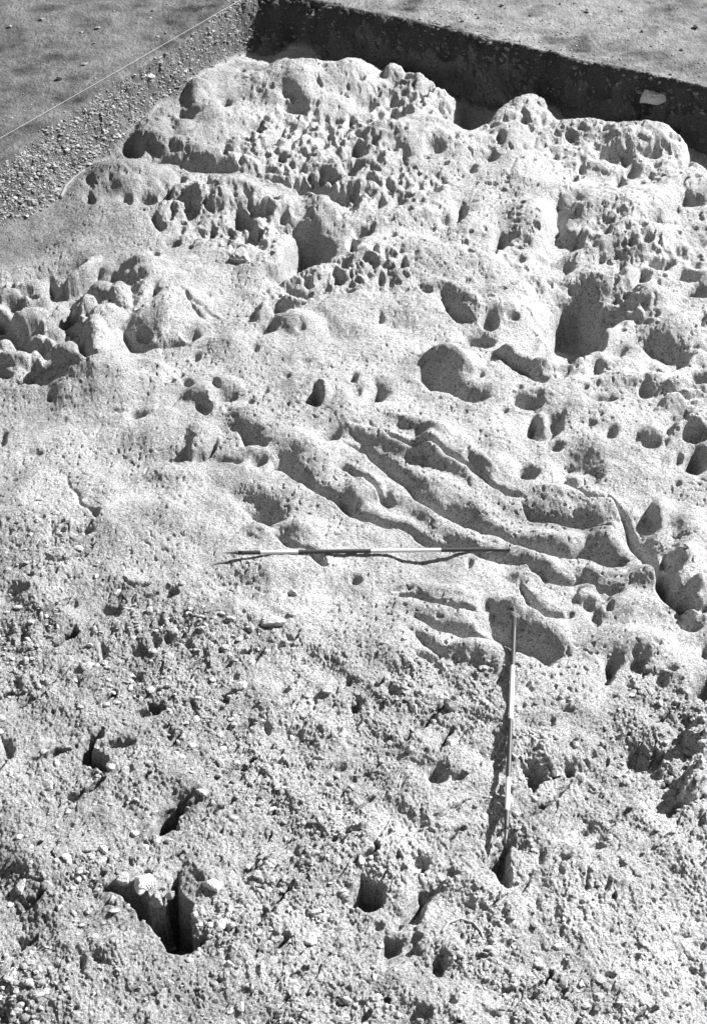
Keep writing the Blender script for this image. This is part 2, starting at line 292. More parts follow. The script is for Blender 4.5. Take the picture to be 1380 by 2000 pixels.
# ------------------------------------------------------------------ hollows, pits and solution grooves
L = """
A 870 390 20 18;A 1120 350 34 26 0 .10 .08;A 1140 405 60 26 0 .10 .08;A 720 440 30 18;A 515 572 38 35;A 1220 715 80 32 10 .2;A 1310 755 32 28;A 990 490 25 12;A 350 690 20 25 0 .06 .05
A 350 762 18 22;A 575 762 32 24;A 490 765 20 18;A 425 680 10 14;A 640 750 26 18 -30;A 740 790 26 40 20;A 930 840 42 36 -20;A 670 930 30 18;A 975 905 40 30 -30;A 1180 590 22 12;A 1090 600 18 10;A 840 800 20 14
A 1020 645 18 14;A 930 600 14 8;A 1250 560 16 10;A 1310 600 16 12;A 1160 640 18 12;A 1210 435 14 9;A 1305 350 12 9;A 935 270 14 8;A 700 605 10 18;A 870 570 14 14;A 800 690 18 8;A 940 740 26 9;A 660 820 12 25 20;A 820 880 16 26 20
A 750 740 24 12;A 1060 690 16 10;A 1110 560 12 10;A 1380 560 20 24;A 1340 480 14 10;A 1290 470 12 8;A 1180 700 40 16;A 700 690 18 14;A 560 710 20 10 0 .04
B 45 280 22 20;B 305 272 25 12;B 300 332 30 17;B 270 372 20 15;B 170 380 22 18;B 180 430 35 20;B 120 432 20 15;B 350 355 30 10;B 355 405 18 10;B 255 340 15 10;B 180 310 20 12;B 230 292 15 10;B 70 390 45 38 0 .12 .07
B 240 385 12 8;B 215 350 10 8;B 330 300 14 8;B 370 320 12 8;B 390 370 14 9;B 290 400 14 9;B 310 430 12 8;B 230 425 12 8;B 400 340 10 7
B 675 450 22 17;B 700 495 12 12;B 605 460 11 8;B 745 475 9 16;B 440 475 18 10 -20;B 415 515 12 12;B 590 520 20 25 0 .08;B 340 548 42 36 0 .14 .06;B 895 475 20 8;B 855 520 26 20;B 990 485 12 15;B 520 595 70 24 0 .10 .05;B 475 640 20 22 -30
B 1010 590 42 25;B 1070 600 20 30;B 1160 580 50 18;B 1050 690 20 30;B 1100 650 28 22;B 900 650 15 18;B 870 690 12 10;B 425 820 20 48 30;B 380 845 25 20;B 590 925 28 34 20;B 220 595 12 20;B 115 600 15 15;B 105 645 20 10
B 40 570 45 20;B 100 540 15 12;B 45 510 25 10;B 20 640 30 20;B 150 665 20 10;B 230 655 12 8;B 265 685 9 6;B 330 712 15 15;B 350 660 8 8;B 80 680 15 15;B 20 740 25 18;B 20 790 22 15;B 125 775 18 15;B 80 740 30 12;B 140 485 12 9;B 20 470 16 9
B 60 890 35 18;B 110 960 14 10;B 150 965 20 14;B 15 940 15 20;B 90 865 12 8;B 170 900 16 9;B 200 620 10 8;B 180 560 10 8
B 990 885 26 14 -30;B 950 940 12 8;B 1090 920 12 18;B 1165 905 25 15;B 1140 960 15 10;B 1225 970 12 8;B 1280 960 20 16;B 1205 945 10 5;B 1025 945 8 8;B 1055 770 7 6;B 1320 560 14 10;B 1240 520 18 9;B 1290 680 16 9;B 1190 630 22 12
B 1330 880 16 9;B 1080 870 12 8;B 1350 940 14 9;B 960 850 10 8;B 1310 620 18 16;B 790 600 14 10;B 840 640 14 9;B 750 560 10 8;B 950 560 14 9;B 1130 700 12 8;B 1200 830 60 26 0 .06 .1;B 1340 770 20 12
C 235 400 42 32;C 15 365 20 30;C 50 210 16 12;C 120 575 26 18;C 45 160 20 8;C 380 170 20 16;C 445 185 15 12;C 505 190 18 15;C 390 240 45 14;C 740 390 34 34 0 .14 .05;C 560 400 28 22;C 640 440 80 10;C 1300 190 28 18;C 1330 120 20 14
C 1080 290 38 24;C 1060 192 25 10;C 1120 242 20 8;C 1030 372 42 20 -20 .10;C 1160 378 14 14;C 985 440 20 26 0 .08 .05;C 760 485 20 14 0 .06;C 200 645 11 22 15 .05;C 660 575 20 11;C 725 585 22 14;C 830 580 16 16;C 865 632 45 26;C 790 672 30 34;C 970 655 15 11
C 1000 885 34 22;C 880 885 50 8;C 1265 790 46 18;C 1100 560 15 8;C 1365 560 15 18;C 15 800 20 30 0 .06;C 120 860 50 14 0 .04;C 440 705 40 7;C 60 300 26 10;C 130 250 20 10;C 300 340 14 14;C 230 180 12 8;C 540 160 16 8;C 600 90 14 8
C 700 560 14 8;C 620 620 10 7;C 880 690 12 8;C 240 735 14 8 0 .03;C 180 360 10 8;C 150 425 12 10;C 190 440 14 14;C 30 560 20 10;C 260 240 10 8;C 1180 500 30 14 0 .04 .06;C 850 240 10 6;C 800 250 12 6;C 720 640 8 10;C 1020 620 10 10;C 900 710 10 6
D 300 215 28 12;D 545 340 34 36 0 .12;D 635 325 26 22;D 665 290 10 15;D 510 425 50 22 10;D 950 528 40 20 20;D 1030 455 48 28 0 .1 .07;D 1360 560 40 30 0 .14 .06;D 1150 612 30 28;D 985 640 50 14;D 1340 775 42 42 0 .3;D 1165 815 34 27;D 1345 885 48 48 0 .3;D 1270 870 24 30
D 1010 775 20 20;D 935 745 20 10;D 975 710 12 8;D 500 550 20 15;D 125 330 14 25 0 .05;D 25 570 12 15 0 .05;D 30 620 20 20 0 .05;D 700 655 56 34;D 730 770 36 36 0 .1;D 800 830 36 22;D 590 30 34 28 0 .12;D 655 105 20 14;D 690 930 34 28;D 160 95 24 18 0 .05
D 95 110 14 12;D 100 60 18 9;D 60 100 14 9;D 210 120 18 22;D 20 40 18 26;D 940 175 16 9;D 860 215 18 8;D 1050 150 18 20;D 1200 120 50 20;D 1130 170 40 22;D 1090 200 30 20;D 1300 170 50 22;D 1350 230 50 26;D 1000 70 10 8;D 1070 240 12 8
D 1140 290 12 8;D 1180 320 10 10;D 1080 320 14 12;D 1150 340 20 8;D 1010 360 14 8;D 1360 340 18 22;D 950 310 10 8 0 .03;D 300 860 22 22 0 .05;D 60 840 18 18;D 600 690 14 9;D 660 600 16 9;D 740 620 16 9;D 450 700 14 7 0 .03;D 690 500 12 8;D 830 560 16 8;D 900 600 16 10
F 765 455 20 17;F 935 555 22 24;F 965 490 18 17;F 990 525 14 12;F 880 495 12 10;F 980 350 28 28;F 550 552 24 22;F 465 395 12 20;F 500 490 12 6;F 690 40 38 28;F 900 232 80 16;F 1115 790 27 36;F 1210 840 20 30
F 1245 795 20 12;F 1190 695 24 14;F 955 610 20 30 0 .05;F 35 455 20 14;F 850 60 30 18;F 1270 90 16 10;F 30 170 26 14;F 220 490 40 12 0 .05;F 850 590 18 10;F 1220 380 18 24;F 1010 560 14 20;F 1320 640 40 20;F 1270 600 24 14;F 900 390 30 10 0 .04
F 160 880 26 26;F 190 900 14 14;F 30 940 26 18;F 690 875 14 12;F 835 920 12 12;F 480 835 22 14;F 840 960 26 14;F 1100 740 14 20;F 780 830 14 8;F 700 800 10 8;F 550 780 10 14;F 520 640 10 10;F 1370 740 20 26
E 210 380 42 14;E 330 270 40 14;E 655 510 28 20;E 625 625 14 22;E 590 700 14 26;E 715 710 20 20;E 520 730 25 24;E 400 730 14 34;E 430 570 38 22;E 290 560 18 15;E 305 805 25 10;E 300 850 14 15;E 70 850 14 25;E 95 670 18 30;E 540 830 18 18 20;E 860 905 25 14
E 155 215 12 8;E 30 225 12 8;E 65 325 12 8;E 110 435 15 10;E 1370 950 20 26;E 1370 460 15 14;E 640 690 14 20;E 790 745 12 18;E 960 600 14 8;E 1010 630 24 10;E 930 570 16 9;E 370 200 16 14;E 250 260 14 10;E 660 600 8 20;E 900 830 12 10;E 1160 770 20 8 0 .04;E 1100 880 20 14
G 440 108 70 14;G 1150 520 24 18;G 1135 575 18 14;G 940 200 22 12;G 1305 188 25 16;G 570 225 10 16;G 20 130 22 40;G 10 1150 22 34;G 1370 720 14 20;G 180 265 24 8;G 430 900 16 10;G 215 740 12 12;G 350 520 22 9;G 60 605 16 9;G 380 60 20 20;G 650 60 10 18;G 490 200 10 18
G 560 545 10 14;G 505 560 10 18;G 270 420 12 10;G 90 870 26 18;G 60 920 26 18;G 310 960 14 26;G 1030 55 12 20;G 1230 70 10 8;G 1320 1110 20 14;G 1140 1150 30 16;G 830 740 10 10;G 780 630 20 12;G 1280 780 10 18;G 910 360 14 14;G 1350 240 20 12;G 1180 690 14 10
H 280 560 28 38;H 385 602 34 16;H 740 532 18 32;H 860 210 22 28 0 .2;H 350 220 42 32;H 1110 180 44 32;H 1180 225 20 18;H 1350 400 20 30;H 1360 300 18 18;H 655 1042 14 18;H 500 455 26 9 -50;H 585 290 16 20;H 235 490 14 8;H 825 590 16 20;H 850 540 20 14
H 1000 650 12 26 20;H 790 20 14 18;H 950 500 30 12;H 900 450 30 12;H 1150 865 12 10;H 1100 850 14 10;H 1290 840 30 12;H 1350 880 20 20;H 730 720 10 20;H 800 750 10 20;H 470 860 22 10 -40;H 400 1090 20 26;H 340 1050 12 14;H 60 1100 24 12 -20;H 1320 970 20 12;H 1230 1040 16 10
H 540 1150 24 12;H 1040 570 18 14;H 1310 20 26 16;H 1300 150 14 16;H 20 430 26 12;H 200 810 20 20;H 110 800 18 16;H 940 1130 14 20;H 1240 1150 14 18;H 160 100 18 10;H 430 230 24 12;H 220 75 20 9 -30;H 600 760 8 22 30;H 820 830 10 24;H 640 930 14 10;H 260 920 20 14
"""
for ln in L.replace('\n', ';').split(';'):
    f = ln.split()
    if not f: continue
    v = [float(q) for q in f[1:]]
    hole(f[0], v[0], v[1], v[2], v[3], v[4] if len(v) > 4 else 0, v[5] if len(v) > 5 else None, v[6] if len(v) > 6 else None)
for a in [
 ('A',[(1095,1000),(1120,925),(1150,880),(1180,845),(1240,880),(1300,925),(1290,965),(1230,1015),(1105,1072),(1040,1050),(1050,1010)],.42,.08),
 ('A',[(570,810),(605,800),(640,870),(615,885),(590,850)]),('B',[(748,960),(770,860),(785,770),(815,730),(845,800),(850,890),(930,895),(905,940),(800,990)],.15,.12),
 ('B',[(1250,785),(1300,715),(1350,750),(1370,790),(1310,785)]),
 ('C',[(138,242),(200,195),(232,222),(200,262)]),('C',[(155,342),(225,320),(272,288),(290,310),(285,352),(180,352)],.2),('C',[(15,460),(60,410),(92,388),(142,420),(120,472)],.16),
 ('C',[(85,552),(140,498),(225,500),(240,518),(170,535),(100,555)],.14),('C',[(298,455),(325,408),(372,466),(320,472)]),('C',[(526,292),(560,240),(598,192),(614,218),(580,262),(545,292)],.16),
 ('C',[(483,420),(490,362),(510,360),(545,420),(625,450),(560,466),(500,464)],.16,.05),('C',[(488,738),(510,702),(572,698),(550,722)]),('C',[(922,775),(935,748),(975,770),(1042,800),(1022,828),(938,828)]),
 ('C',[(1168,662),(1200,620),(1226,588),(1248,630),(1232,668)],.14,.05),('C',[(1066,918),(1090,850),(1130,870),(1200,930),(1215,985),(1180,975),(1130,942)],.18,.06),
 ('D',[(328,248),(360,226),(410,255),(445,290),(488,355),(430,352),(370,302)],.16,-.12),
 
 ('D',[(762,494),(795,425),(780,378),(830,262),(900,232),(1000,285),(1045,328),(996,370),(986,440),(882,504)],.32,.10),
 ('D',[(692,178),(735,88),(800,75),(865,78),(895,128),(850,162),(785,172)],.12,.10),
 ('D',[(1140,492),(1158,445),(1110,410),(1170,372),(1250,385),(1332,430),(1336,480),(1280,525),(1240,552),(1150,522)],.18,.12),
 ('D',[(1178,752),(1230,692),(1325,665),(1310,710),(1240,746)],.14),('D',[(268,568),(285,525),(322,498),(440,560),(522,600),(548,645),(480,662),(385,614),(310,618)],.17,-.15),
 ('D',[(68,672),(75,630),(110,583),(142,625),(130,658)],.15,.06),('D',[(780,702),(842,668),(832,762),(790,800),(755,805)],.12),
 ('D',[(800,945),(850,900),(960,888),(1000,930),(960,970),(880,985)],.08),
 ('F',[(540,622),(600,588),(660,610),(760,650),(835,735),(772,787),(740,762),(650,722),(570,672)],.24,.16),
 ('F',[(1085,205),(1175,148),(1232,250),(1155,290),(1120,300)],.10,.12),
 ('F',[(1100,300),(1150,290),(1190,380),(1285,480),(1270,562),(1212,512),(1190,430)],.20,.07),
 ('F',[(985,857),(1000,770),(1012,748),(1046,744),(1052,790),(1012,857)],.16),('F',[(1318,862),(1380,805),(1440,820),(1440,930),(1380,925)],.2),
 ('E',[(945,185),(1000,212),(1050,185),(1098,212),(1042,252),(975,222)],.16,.05),
 ('G',[(298,175),(312,110),(332,58),(385,48),(352,112),(422,160),(412,202),(340,188)],.24,-.03),
 ('G',[(553,452),(600,380),(680,312),(736,268),(705,340),(682,400),(692,432),(600,452),(570,462)],.34,-.03),
 ('G',[(388,657),(440,638),(520,640),(590,690),(640,690),(655,630),(682,588),(702,660),(742,720),(742,790),(762,850),(802,862),(742,897),(650,907),(600,832),(538,752),(480,682)],.55,-.03),
 ('H',[(22,722),(30,650),(35,600),(62,608),(132,640),(127,700),(82,742)],.3,-.03),('H',[(203,782),(240,700),(262,650),(342,650),(292,720),(272,802),(230,796)],.18,.04),
 ('H',[(130,952),(148,850),(212,868),(202,902)],.12),('H',[(313,977),(330,930),(376,908),(372,960),(342,992)],.12),
 ('H',[(543,582),(560,530),(600,490),(642,476),(628,530),(622,652),(590,642)],.22,-.03),('H',[(680,190),(730,186),(752,220),(712,302)],.13),
 ('H',[(470,190),(500,130),(525,60),(530,0),(606,0),(612,100),(605,195),(560,175)],.05,.10)]: pit(*a)
for a in [
 ('A',[(562,617),(640,622),(740,648),(850,656),(930,664)],15,.15),('A',[(930,664),(1080,694),(1180,738),(1290,760)],16,.14),('A',[(1022,560),(1060,520),(1092,478)],16,.15),('A',[(1110,550),(1150,505),(1200,468)],10,.08),
 ('A',[(850,602),(892,562)],9),('A',[(1225,515),(1255,478)],10),('A',[(1170,555),(1215,515)],8),('A',[(1300,540),(1345,500)],9),('A',[(800,530),(900,470)],6,.03),
 ('B',[(985,835),(1022,788)],7),('B',[(735,500),(700,570)],7),('B',[(900,870),(870,940)],10),('B',[(640,600),(620,680)],7,.03),
 ('C',[(690,215),(730,270),(770,312),(805,352)],7,.07),('C',[(700,235),(760,280),(810,318),(850,342)],6,.06),('C',[(35,602),(110,580),(210,538)],9,.07),('C',[(568,552),(604,518)],9),
 ('C',[(355,802),(378,765),(412,742)],7),('C',[(648,692),(675,655),(702,632)],11),('C',[(742,900),(800,872),(842,785)],12,.12),('C',[(980,284),(1030,262),(1060,250)],11),('C',[(1198,297),(1262,250)],9),
 ('C',[(500,480),(600,470),(700,440),(860,410)],6,.03),
 ('D',[(553,478),(620,505),(680,540),(735,575),(765,568)],18,.14),('D',[(1235,620),(1300,632),(1390,642)],12,.10),('D',[(1242,905),(1270,850)],9),('D',[(520,205),(562,178)],6),
 ('D',[(88,732),(170,785),(260,812),(340,800),(380,842),(430,888),(520,940),(560,985)],16,.10),('D',[(-20,815),(60,848),(100,878),(150,925),(210,972)],22,.16),('D',[(-60,900),(0,912),(60,948),(125,980)],12,.08),
 ('F',[(95,-15),(160,30),(230,85),(268,140),(340,190),(420,222),(500,265),(560,275),(630,290),(700,322),(770,352),(850,362),(925,358),(965,382),(1045,388)],32,.27,False),
 ('F',[(480,18),(560,92),(610,122),(692,142)],18,.09),('F',[(30,60),(75,72),(100,88),(122,135),(152,180)],20,.14),
 ('F',[(1000,130),(1060,210),(1100,290),(1150,350),(1190,420),(1215,500),(1290,560),(1360,580)],36,.24),
 ('F',[(-275,20),(-210,60),(-150,95),(-90,130),(-10,190),(90,220),(150,240),(205,252),(262,280),(320,315),(400,328),(470,345),(540,374),(610,384),(660,390),(715,395),(770,435),(840,460),(900,465),(960,472),(1005,502)],27,.22,False),
 ('F',[(655,478),(690,540),(760,582),(845,602)],34,.24),('F',[(170,512),(260,522),(330,538),(400,552),(490,572)],20,.14),
 ('F',[(262,600),(340,642),(390,655),(460,674),(545,684)],25,.20),('F',[(250,670),(310,712),(380,752)],20,.15),('F',[(255,738),(310,765),(368,806)],18,.16),
 ('F',[(670,170),(700,215),(800,226),(900,248),(1030,268)],20,.13),('F',[(860,90),(940,130),(1020,140)],18,.07),
 ('F',[(1210,510),(1270,562),(1350,582)],14,.10),('F',[(860,90),(940,130),(1020,140)],18,.07),
 ('E',[(1048,288),(1110,322),(1190,332),(1232,388),(1256,410)],18,.16),('E',[(455,450),(510,482),(578,476)],12,.08),('E',[(40,962),(80,940),(130,910),(170,880),(218,838)],12,.14),('E',[(50,522),(112,474)],10,.06),
 ('E',[(230,40),(300,150),(380,230)],12,.03),('E',[(0,560),(60,520)],8,.05),('E',[(700,900),(750,860)],8),('E',[(620,790),(540,850)],7),
 ('G',[(212,352),(262,325)],9),('G',[(540,977),(602,938)],9),('G',[(1040,752),(1080,700),(1132,640)],14,.13),('G',[(1020,930),(1062,890),(1098,840)],12,.12),('G',[(955,252),(1024,188)],8),('G',[(640,150),(660,90)],7),
 ('G',[(640,330),(720,280),(742,262)],7),('G',[(1120,930),(1180,880)],7),('G',[(1170,470),(1230,400)],7,.04),('G',[(0,280),(60,250)],7),('G',[(180,270),(280,220)],6,.04),
 ('H',[(655,392),(710,360),(760,330),(810,290),(868,245)],12,.10),('H',[(470,788),(520,750),(560,720),(640,682),(680,640),(705,592)],8,.06),('H',[(340,135),(375,80),(415,38)],17,.12),
 ('H',[(500,880),(560,870),(700,830)],6,.03),('H',[(970,690),(1005,640)],7),('H',[(380,1100),(430,1040)],9),('H',[(0,60),(60,10)],7,.04),('H',[(560,180),(600,200)],14,.08),('H',[(900,690),(930,560)],7,.03)]: groove(*a)

# ------------------------------------------------------------------ surface character, zone by zone
f1, f2, ra, rb, ox, oy = worley(wx * 7.6 + wy * 1.5, wy * 5.8, 1)
Z += hon * fin * (.045 * gn(X * 3.6, Y * 3.6, 2) + .030 * gn(X * 7.5, Y * 7.5, 3) + .012 * gn(X * 15, Y * 15, 1))
Z -= (hon * fin * (.03 + .045 * rb) * ss((0.46 - f1) / .34) * (ra > .60)).astype(np.float32)
f1, f2, ra, rb, ox, oy = worley(wx * 13 - wy * 2, wy * 10, 2)
Z -= (hon * fin * .032 * ss((0.42 - f1) / .30) * (ra > .55)).astype(np.float32)
cr_ = np.clip(1 - np.abs(fbm(wx * 4.5 + wy * 1.5, wy * 5.5, 3, 1)) * 3.2, 0, 1)
Z -= (hon * fin * .028 * cr_ ** 2).astype(np.float32)
Z = blur(Z, 5)
# roughness of the smooth rock, lumps at 10-30 cm, weathering at 1-5 cm
Z += rock * (0.010 * gn(X * 8, Y * 8, 2) + 0.004 * gn(X * 19, Y * 19, 3)) + fin * 0.0022 * gn(X * 43, Y * 43, 4)
patch = ss(0.5 + 1.6 * gn(X * 1.7, Y * 1.7, 5))
Z -= (rock * patch * 0.012 * ss((gn(X * 24, Y * 24, 0) - .30) * 4)).astype(np.float32)
# broken rock: tilted angular blocks at three sizes
f1, f2, ra, rb, ox, oy = worley(wx * 10 + 7, wy * 8, 4)
Z -= (np.maximum(hon, .4 * honw) * fin * (.02 + .05 * rb) * ss((.18 + .26 * rb - f1) / .12) * (ra > .76)).astype(np.float32)
def blocks(s, k, amp, tilt):
    a_, b_ = Xw * s + 0.25 * gn(X * s * 1.3, Y * s * 1.3, k), Yw * s * .9 + 0.25 * gn(X * s * 1.3 + 50, Y * s * 1.3, k + 1)
    f1, f2, ra, rb, ox, oy = worley(a_, b_, k)
    on = ss((rb * 3.7 % 1 - .42) * 8)
    return on * (amp * (ra - .25) + tilt * ((ra * 7 % 1 - .5) * ox + (rb - .5) * oy) * 2 - amp * .55 * ss(1 - (f2 - f1) * 5)).astype(np.float32)
rough = rub * fin * (1 - .75 * smo) * (0.12 + .70 * ss(.42 + 1.9 * gn(X * 1.3, Y * 1.3, 2)))
Z += rub * fin * (0.012 * gn(X * 11, Y * 11, 4)).astype(np.float32)
Z += .55 * rough * (blocks(6, 3, .040, .034) * ss(.5 + 2 * gn(X * 2.2, Y * 2.2, 5)) + blocks(15, 4, .020, .018) * ss(.7 + 2 * gn(X * 3.1, Y * 3.1, 0)) + blocks(36, 5, .014, .010))
Z += rub * fin * .0035 * gn(X * 60, Y * 60, 2)
for a_, th, sx_, sy_, k_, dd_ in ((.75, .46, 3.0, 10.0, 1, .08), (.95, .50, 7.0, 20.0, 3, .030), (.5, .48, 13.0, 28.0, 4, .014)):      # gashes along the bedding of the broken rock
    ca, sa = math.cos(a_), math.sin(a_); gu, gv = Xw * ca + Yw * sa, -Xw * sa + Yw * ca
    Z -= (np.sqrt(rough + .05) * rub * fin * dd_ * ss((gn(gu * sx_ + .5 * gn(X * 9, Y * 9, 2), gv * sy_, k_) - th) * 5)).astype(np.float32)

# ------------------------------------------------------------------ trench sides and the field around
zo = ZT + 0.03 * gn(X * .6, Y * .6, 2) + 0.012 * gn(X * 2.5, Y * 2.5, 3) + 0.004 * gn(X * 12, Y * 12, 1) + 0.0035 * gn(X * 34, Y * 34, 4)
leftside = ss(0.5 + (plane(486, -34, ZT)[0] - X) / .6)
zin = Z * 1.0
prof = np.where(tw < 1, ss(tw) * .35 + .65 * tw, 1)
prof_r = ss(tw * 1.15)
pp = leftside * prof + (1 - leftside) * prof_r
scree = (tw > 0) & (tw < 1)
lump = leftside * ss(4 * tw * (1 - tw)) * (blocks(13, 6, .035, .03) + blocks(30, 7, .016, .01))
lumpr = (1 - leftside) * ss(4 * tw * (1 - tw)) * (0.05 * gn(X * 4, tw * 3, 2) + .05 * gn(X * 12, tw * 6, 1) + .6 * blocks(14, 6, .05, .03))
Z = (zin * (1 - pp) + zo * pp + lump + lumpr).astype(np.float32)

# albedo and kind masks
soil = np.clip(ss((tw - .02) * 6), 0, 1)
kind = np.where(tw <= 0.0, 0, np.where(tw < .97, 1, 2))
tone = 1 + 0.12 * gn(X * .7, Y * .7, 4) + .07 * gn(X * 2.2, Y * 2.2, 5)
gullyt = 1 - .25 * ss((-Z - .06) / .25)
leftfade = ss(0.5 + (-2.6 - X + 0.12 * (Y - 9)) / 2.2) * ss((Y - 11.1 - .5 * gn(X * 1.3, Y * 1.3, 1)) / .8)          # brown clay wash on the left flank
alb = (0.44 - .20 * leftfade + .04 * smo) * tone * (1 + .05 * np.clip(X, -3, 3))  # paler towards +x: lens vignetting painted into the rock albedo
alb = alb * (1 + .13 * gn(X * 1.6 + 5, Y * 1.6, 0) + .09 * gn(X * 4.3, Y * 4.3, 2) - .16 * ss((gn(X * 2.6, Y * 2.6, 3) - .15) * 3))
alb = np.where(rub > .5, alb * (.93 - .09 * ss((-X + .2) / 1.2)) * (1 + .10 * gn(X * 5, Y * 5, 1) + .10 * gn(X * 15, Y * 15, 2)), alb * (1 + .06 * gn(X * 9, Y * 9, 3)))
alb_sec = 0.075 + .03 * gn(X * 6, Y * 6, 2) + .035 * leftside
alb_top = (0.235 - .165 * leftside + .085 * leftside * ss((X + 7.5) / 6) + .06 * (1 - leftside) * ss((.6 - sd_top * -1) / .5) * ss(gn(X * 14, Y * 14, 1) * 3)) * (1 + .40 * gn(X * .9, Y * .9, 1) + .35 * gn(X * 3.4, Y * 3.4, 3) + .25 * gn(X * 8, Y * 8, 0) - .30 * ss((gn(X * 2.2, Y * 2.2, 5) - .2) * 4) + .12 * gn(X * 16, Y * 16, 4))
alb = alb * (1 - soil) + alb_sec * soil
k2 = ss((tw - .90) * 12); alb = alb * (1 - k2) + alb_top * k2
alb = np.clip(alb, .04, .8).astype(np.float32)

# ------------------------------------------------------------------ materials
def nodes(m):
    m.use_nodes = True; n = m.node_tree.nodes; l = m.node_tree.links
    return n, l, n['Principled BSDF']
def earth(name, attr=True, base=.5, grain=1.0, bump_d=.006, speck=.5, pebble=0.0):
    m = bpy.data.materials.new(name); n, l, b = nodes(m)
    b.inputs['Roughness'].default_value = 1.0
    if 'Specular IOR Level' in b.inputs: b.inputs['Specular IOR Level'].default_value = 0.05
    tc = n.new('ShaderNodeTexCoord')
    if attr:
        a = n.new('ShaderNodeAttribute'); a.attribute_name = 'tone'; src = a.outputs['Fac']
    else:
        a = n.new('ShaderNodeValue'); a.outputs[0].default_value = base; src = a.outputs[0]
    def noise(s, d=3, r=.6):
        t = n.new('ShaderNodeTexNoise'); t.inputs['Scale'].default_value = s; t.inputs['Detail'].default_value = d; t.inputs['Roughness'].default_value = r
        l.new(tc.outputs['Object'], t.inputs['Vector']); return t.outputs['Fac']
    def mr(x, a0, a1, b0, b1):
        t = n.new('ShaderNodeMapRange'); t.inputs[1].default_value = a0; t.inputs[2].default_value = a1; t.inputs[3].default_value = b0; t.inputs[4].default_value = b1
        l.new(x, t.inputs[0]); return t.outputs[0]
    def mul(x, y, op='MULTIPLY'):
        t = n.new('ShaderNodeMath'); t.operation = op
        for i, q in enumerate((x, y)):
            if isinstance(q, float): t.inputs[i].default_value = q
            else: l.new(q, t.inputs[i])
        return t.outputs[0]
    n1, n2, n3, n4 = noise(120, 2, .8), noise(34, 8, .75), noise(6, 4), noise(75, 1, .5)
    c = mul(src, mr(n1, .3, .7, 1 - 1.2 * speck, 1 + 1.2 * speck)); c = mul(c, mr(n4, .30, .40, .45, 1.0)); c = mul(c, mr(n2, .3, .7, 1 - .35 * speck, 1 + .35 * speck)); c = mul(c, mr(n3, .3, .7, .9, 1.1))
    v = n.new('ShaderNodeTexVoronoi'); v.inputs['Scale'].default_value = 85; l.new(tc.outputs['Object'], v.inputs['Vector'])
    sv = n.new('ShaderNodeSeparateColor'); l.new(v.outputs['Color'], sv.inputs[0])
    c = mul(c, mr(sv.outputs[0], .90, .97, 1.0, 1.0 + .5 * speck)); c = mul(c, mr(sv.outputs[1], .88, .95, 1.0, 1 - .9 * speck))
    cl = mul(c, .85, 'MINIMUM')
    cc = n.new('ShaderNodeCombineColor'); [l.new(cl, cc.inputs[i]) for i in range(3)]
    l.new(cc.outputs[0], b.inputs['Base Color'])
    h = mul(mul(n1, .35), mul(n2, 1.6), 'ADD')
    bp = n.new('ShaderNodeBump'); bp.inputs['Distance'].default_value = bump_d; bp.inputs['Strength'].default_value = 1.0
    l.new(h, bp.inputs['Height']); l.new(bp.outputs[0], b.inputs['Normal'])
    return m
def flat(name, v, rough=.6, metal=0):
    m = bpy.data.materials.new(name); n, l, b = nodes(m)
    b.inputs['Roughness'].default_value = rough; b.inputs['Metallic'].default_value = metal
    t = n.new('ShaderNodeTexNoise'); t.inputs['Scale'].default_value = 60; t.inputs['Detail'].default_value = 4
    r = n.new('ShaderNodeMapRange'); r.inputs[1].default_value = .3; r.inputs[2].default_value = .75; r.inputs[3].default_value = v * .72; r.inputs[4].default_value = v * 1.12
    l.new(t.outputs['Fac'], r.inputs[0]); c = n.new('ShaderNodeCombineColor'); [l.new(r.outputs[0], c.inputs[i]) for i in range(3)]
    l.new(c.outputs[0], b.inputs['Base Color']); return m
M_rock = earth('weathered limestone', speck=.46, bump_d=.015)
M_sec = earth('stony subsoil', speck=.45, bump_d=.012)
M_top = earth('trodden topsoil', speck=.35, bump_d=.010)
M_stone = earth('pale stone', attr=False, base=.46, speck=.18, bump_d=.004)
M_stone2 = earth('grey stone', attr=False, base=.30, speck=.25, bump_d=.004)
M_stone3 = earth('white stone', attr=False, base=.60, speck=.12, bump_d=.004)
M_dark = earth('dark stone', attr=False, base=.20, speck=.25, bump_d=.004)
M_red = flat('faded red rod paint', .05, .5); M_white = flat('white rod paint', .80, .5); M_steel = flat('worn steel', .18, .5, .4)
M_stone4 = earth('dull pale stone', attr=False, base=.38, speck=.3, bump_d=.006)
M_string = flat('white string', .42, .9); M_root = flat('dry root', .26, .9)

# ------------------------------------------------------------------ meshes of the ground
def struct(o): o['kind'] = 'structure'
def link_mesh(name, co, faces, mats, tonev=None, smooth=True):
    me = bpy.data.meshes.new(name)
    me.vertices.add(len(co)); me.vertices.foreach_set('co', co.astype(np.float32).ravel())
    nf = len(faces); k = faces.shape[1]
    me.loops.add(nf * k); me.loops.foreach_set('vertex_index', faces.astype(np.int32).ravel())
    me.polygons.add(nf); me.polygons.foreach_set('loop_start', np.arange(0, nf * k, k, dtype=np.int32)); me.polygons.foreach_set('loop_total', np.full(nf, k, np.int32))
    me.polygons.foreach_set('use_smooth', np.full(nf, smooth, bool))
    me.materials.append(mats); me.update(calc_edges=True)
    if tonev is not None:
        at = me.attributes.new('tone', 'FLOAT', 'POINT'); at.data.foreach_set('value', tonev.astype(np.float32))
    o = bpy.data.objects.new(name, me); C.objects.link(o); return o
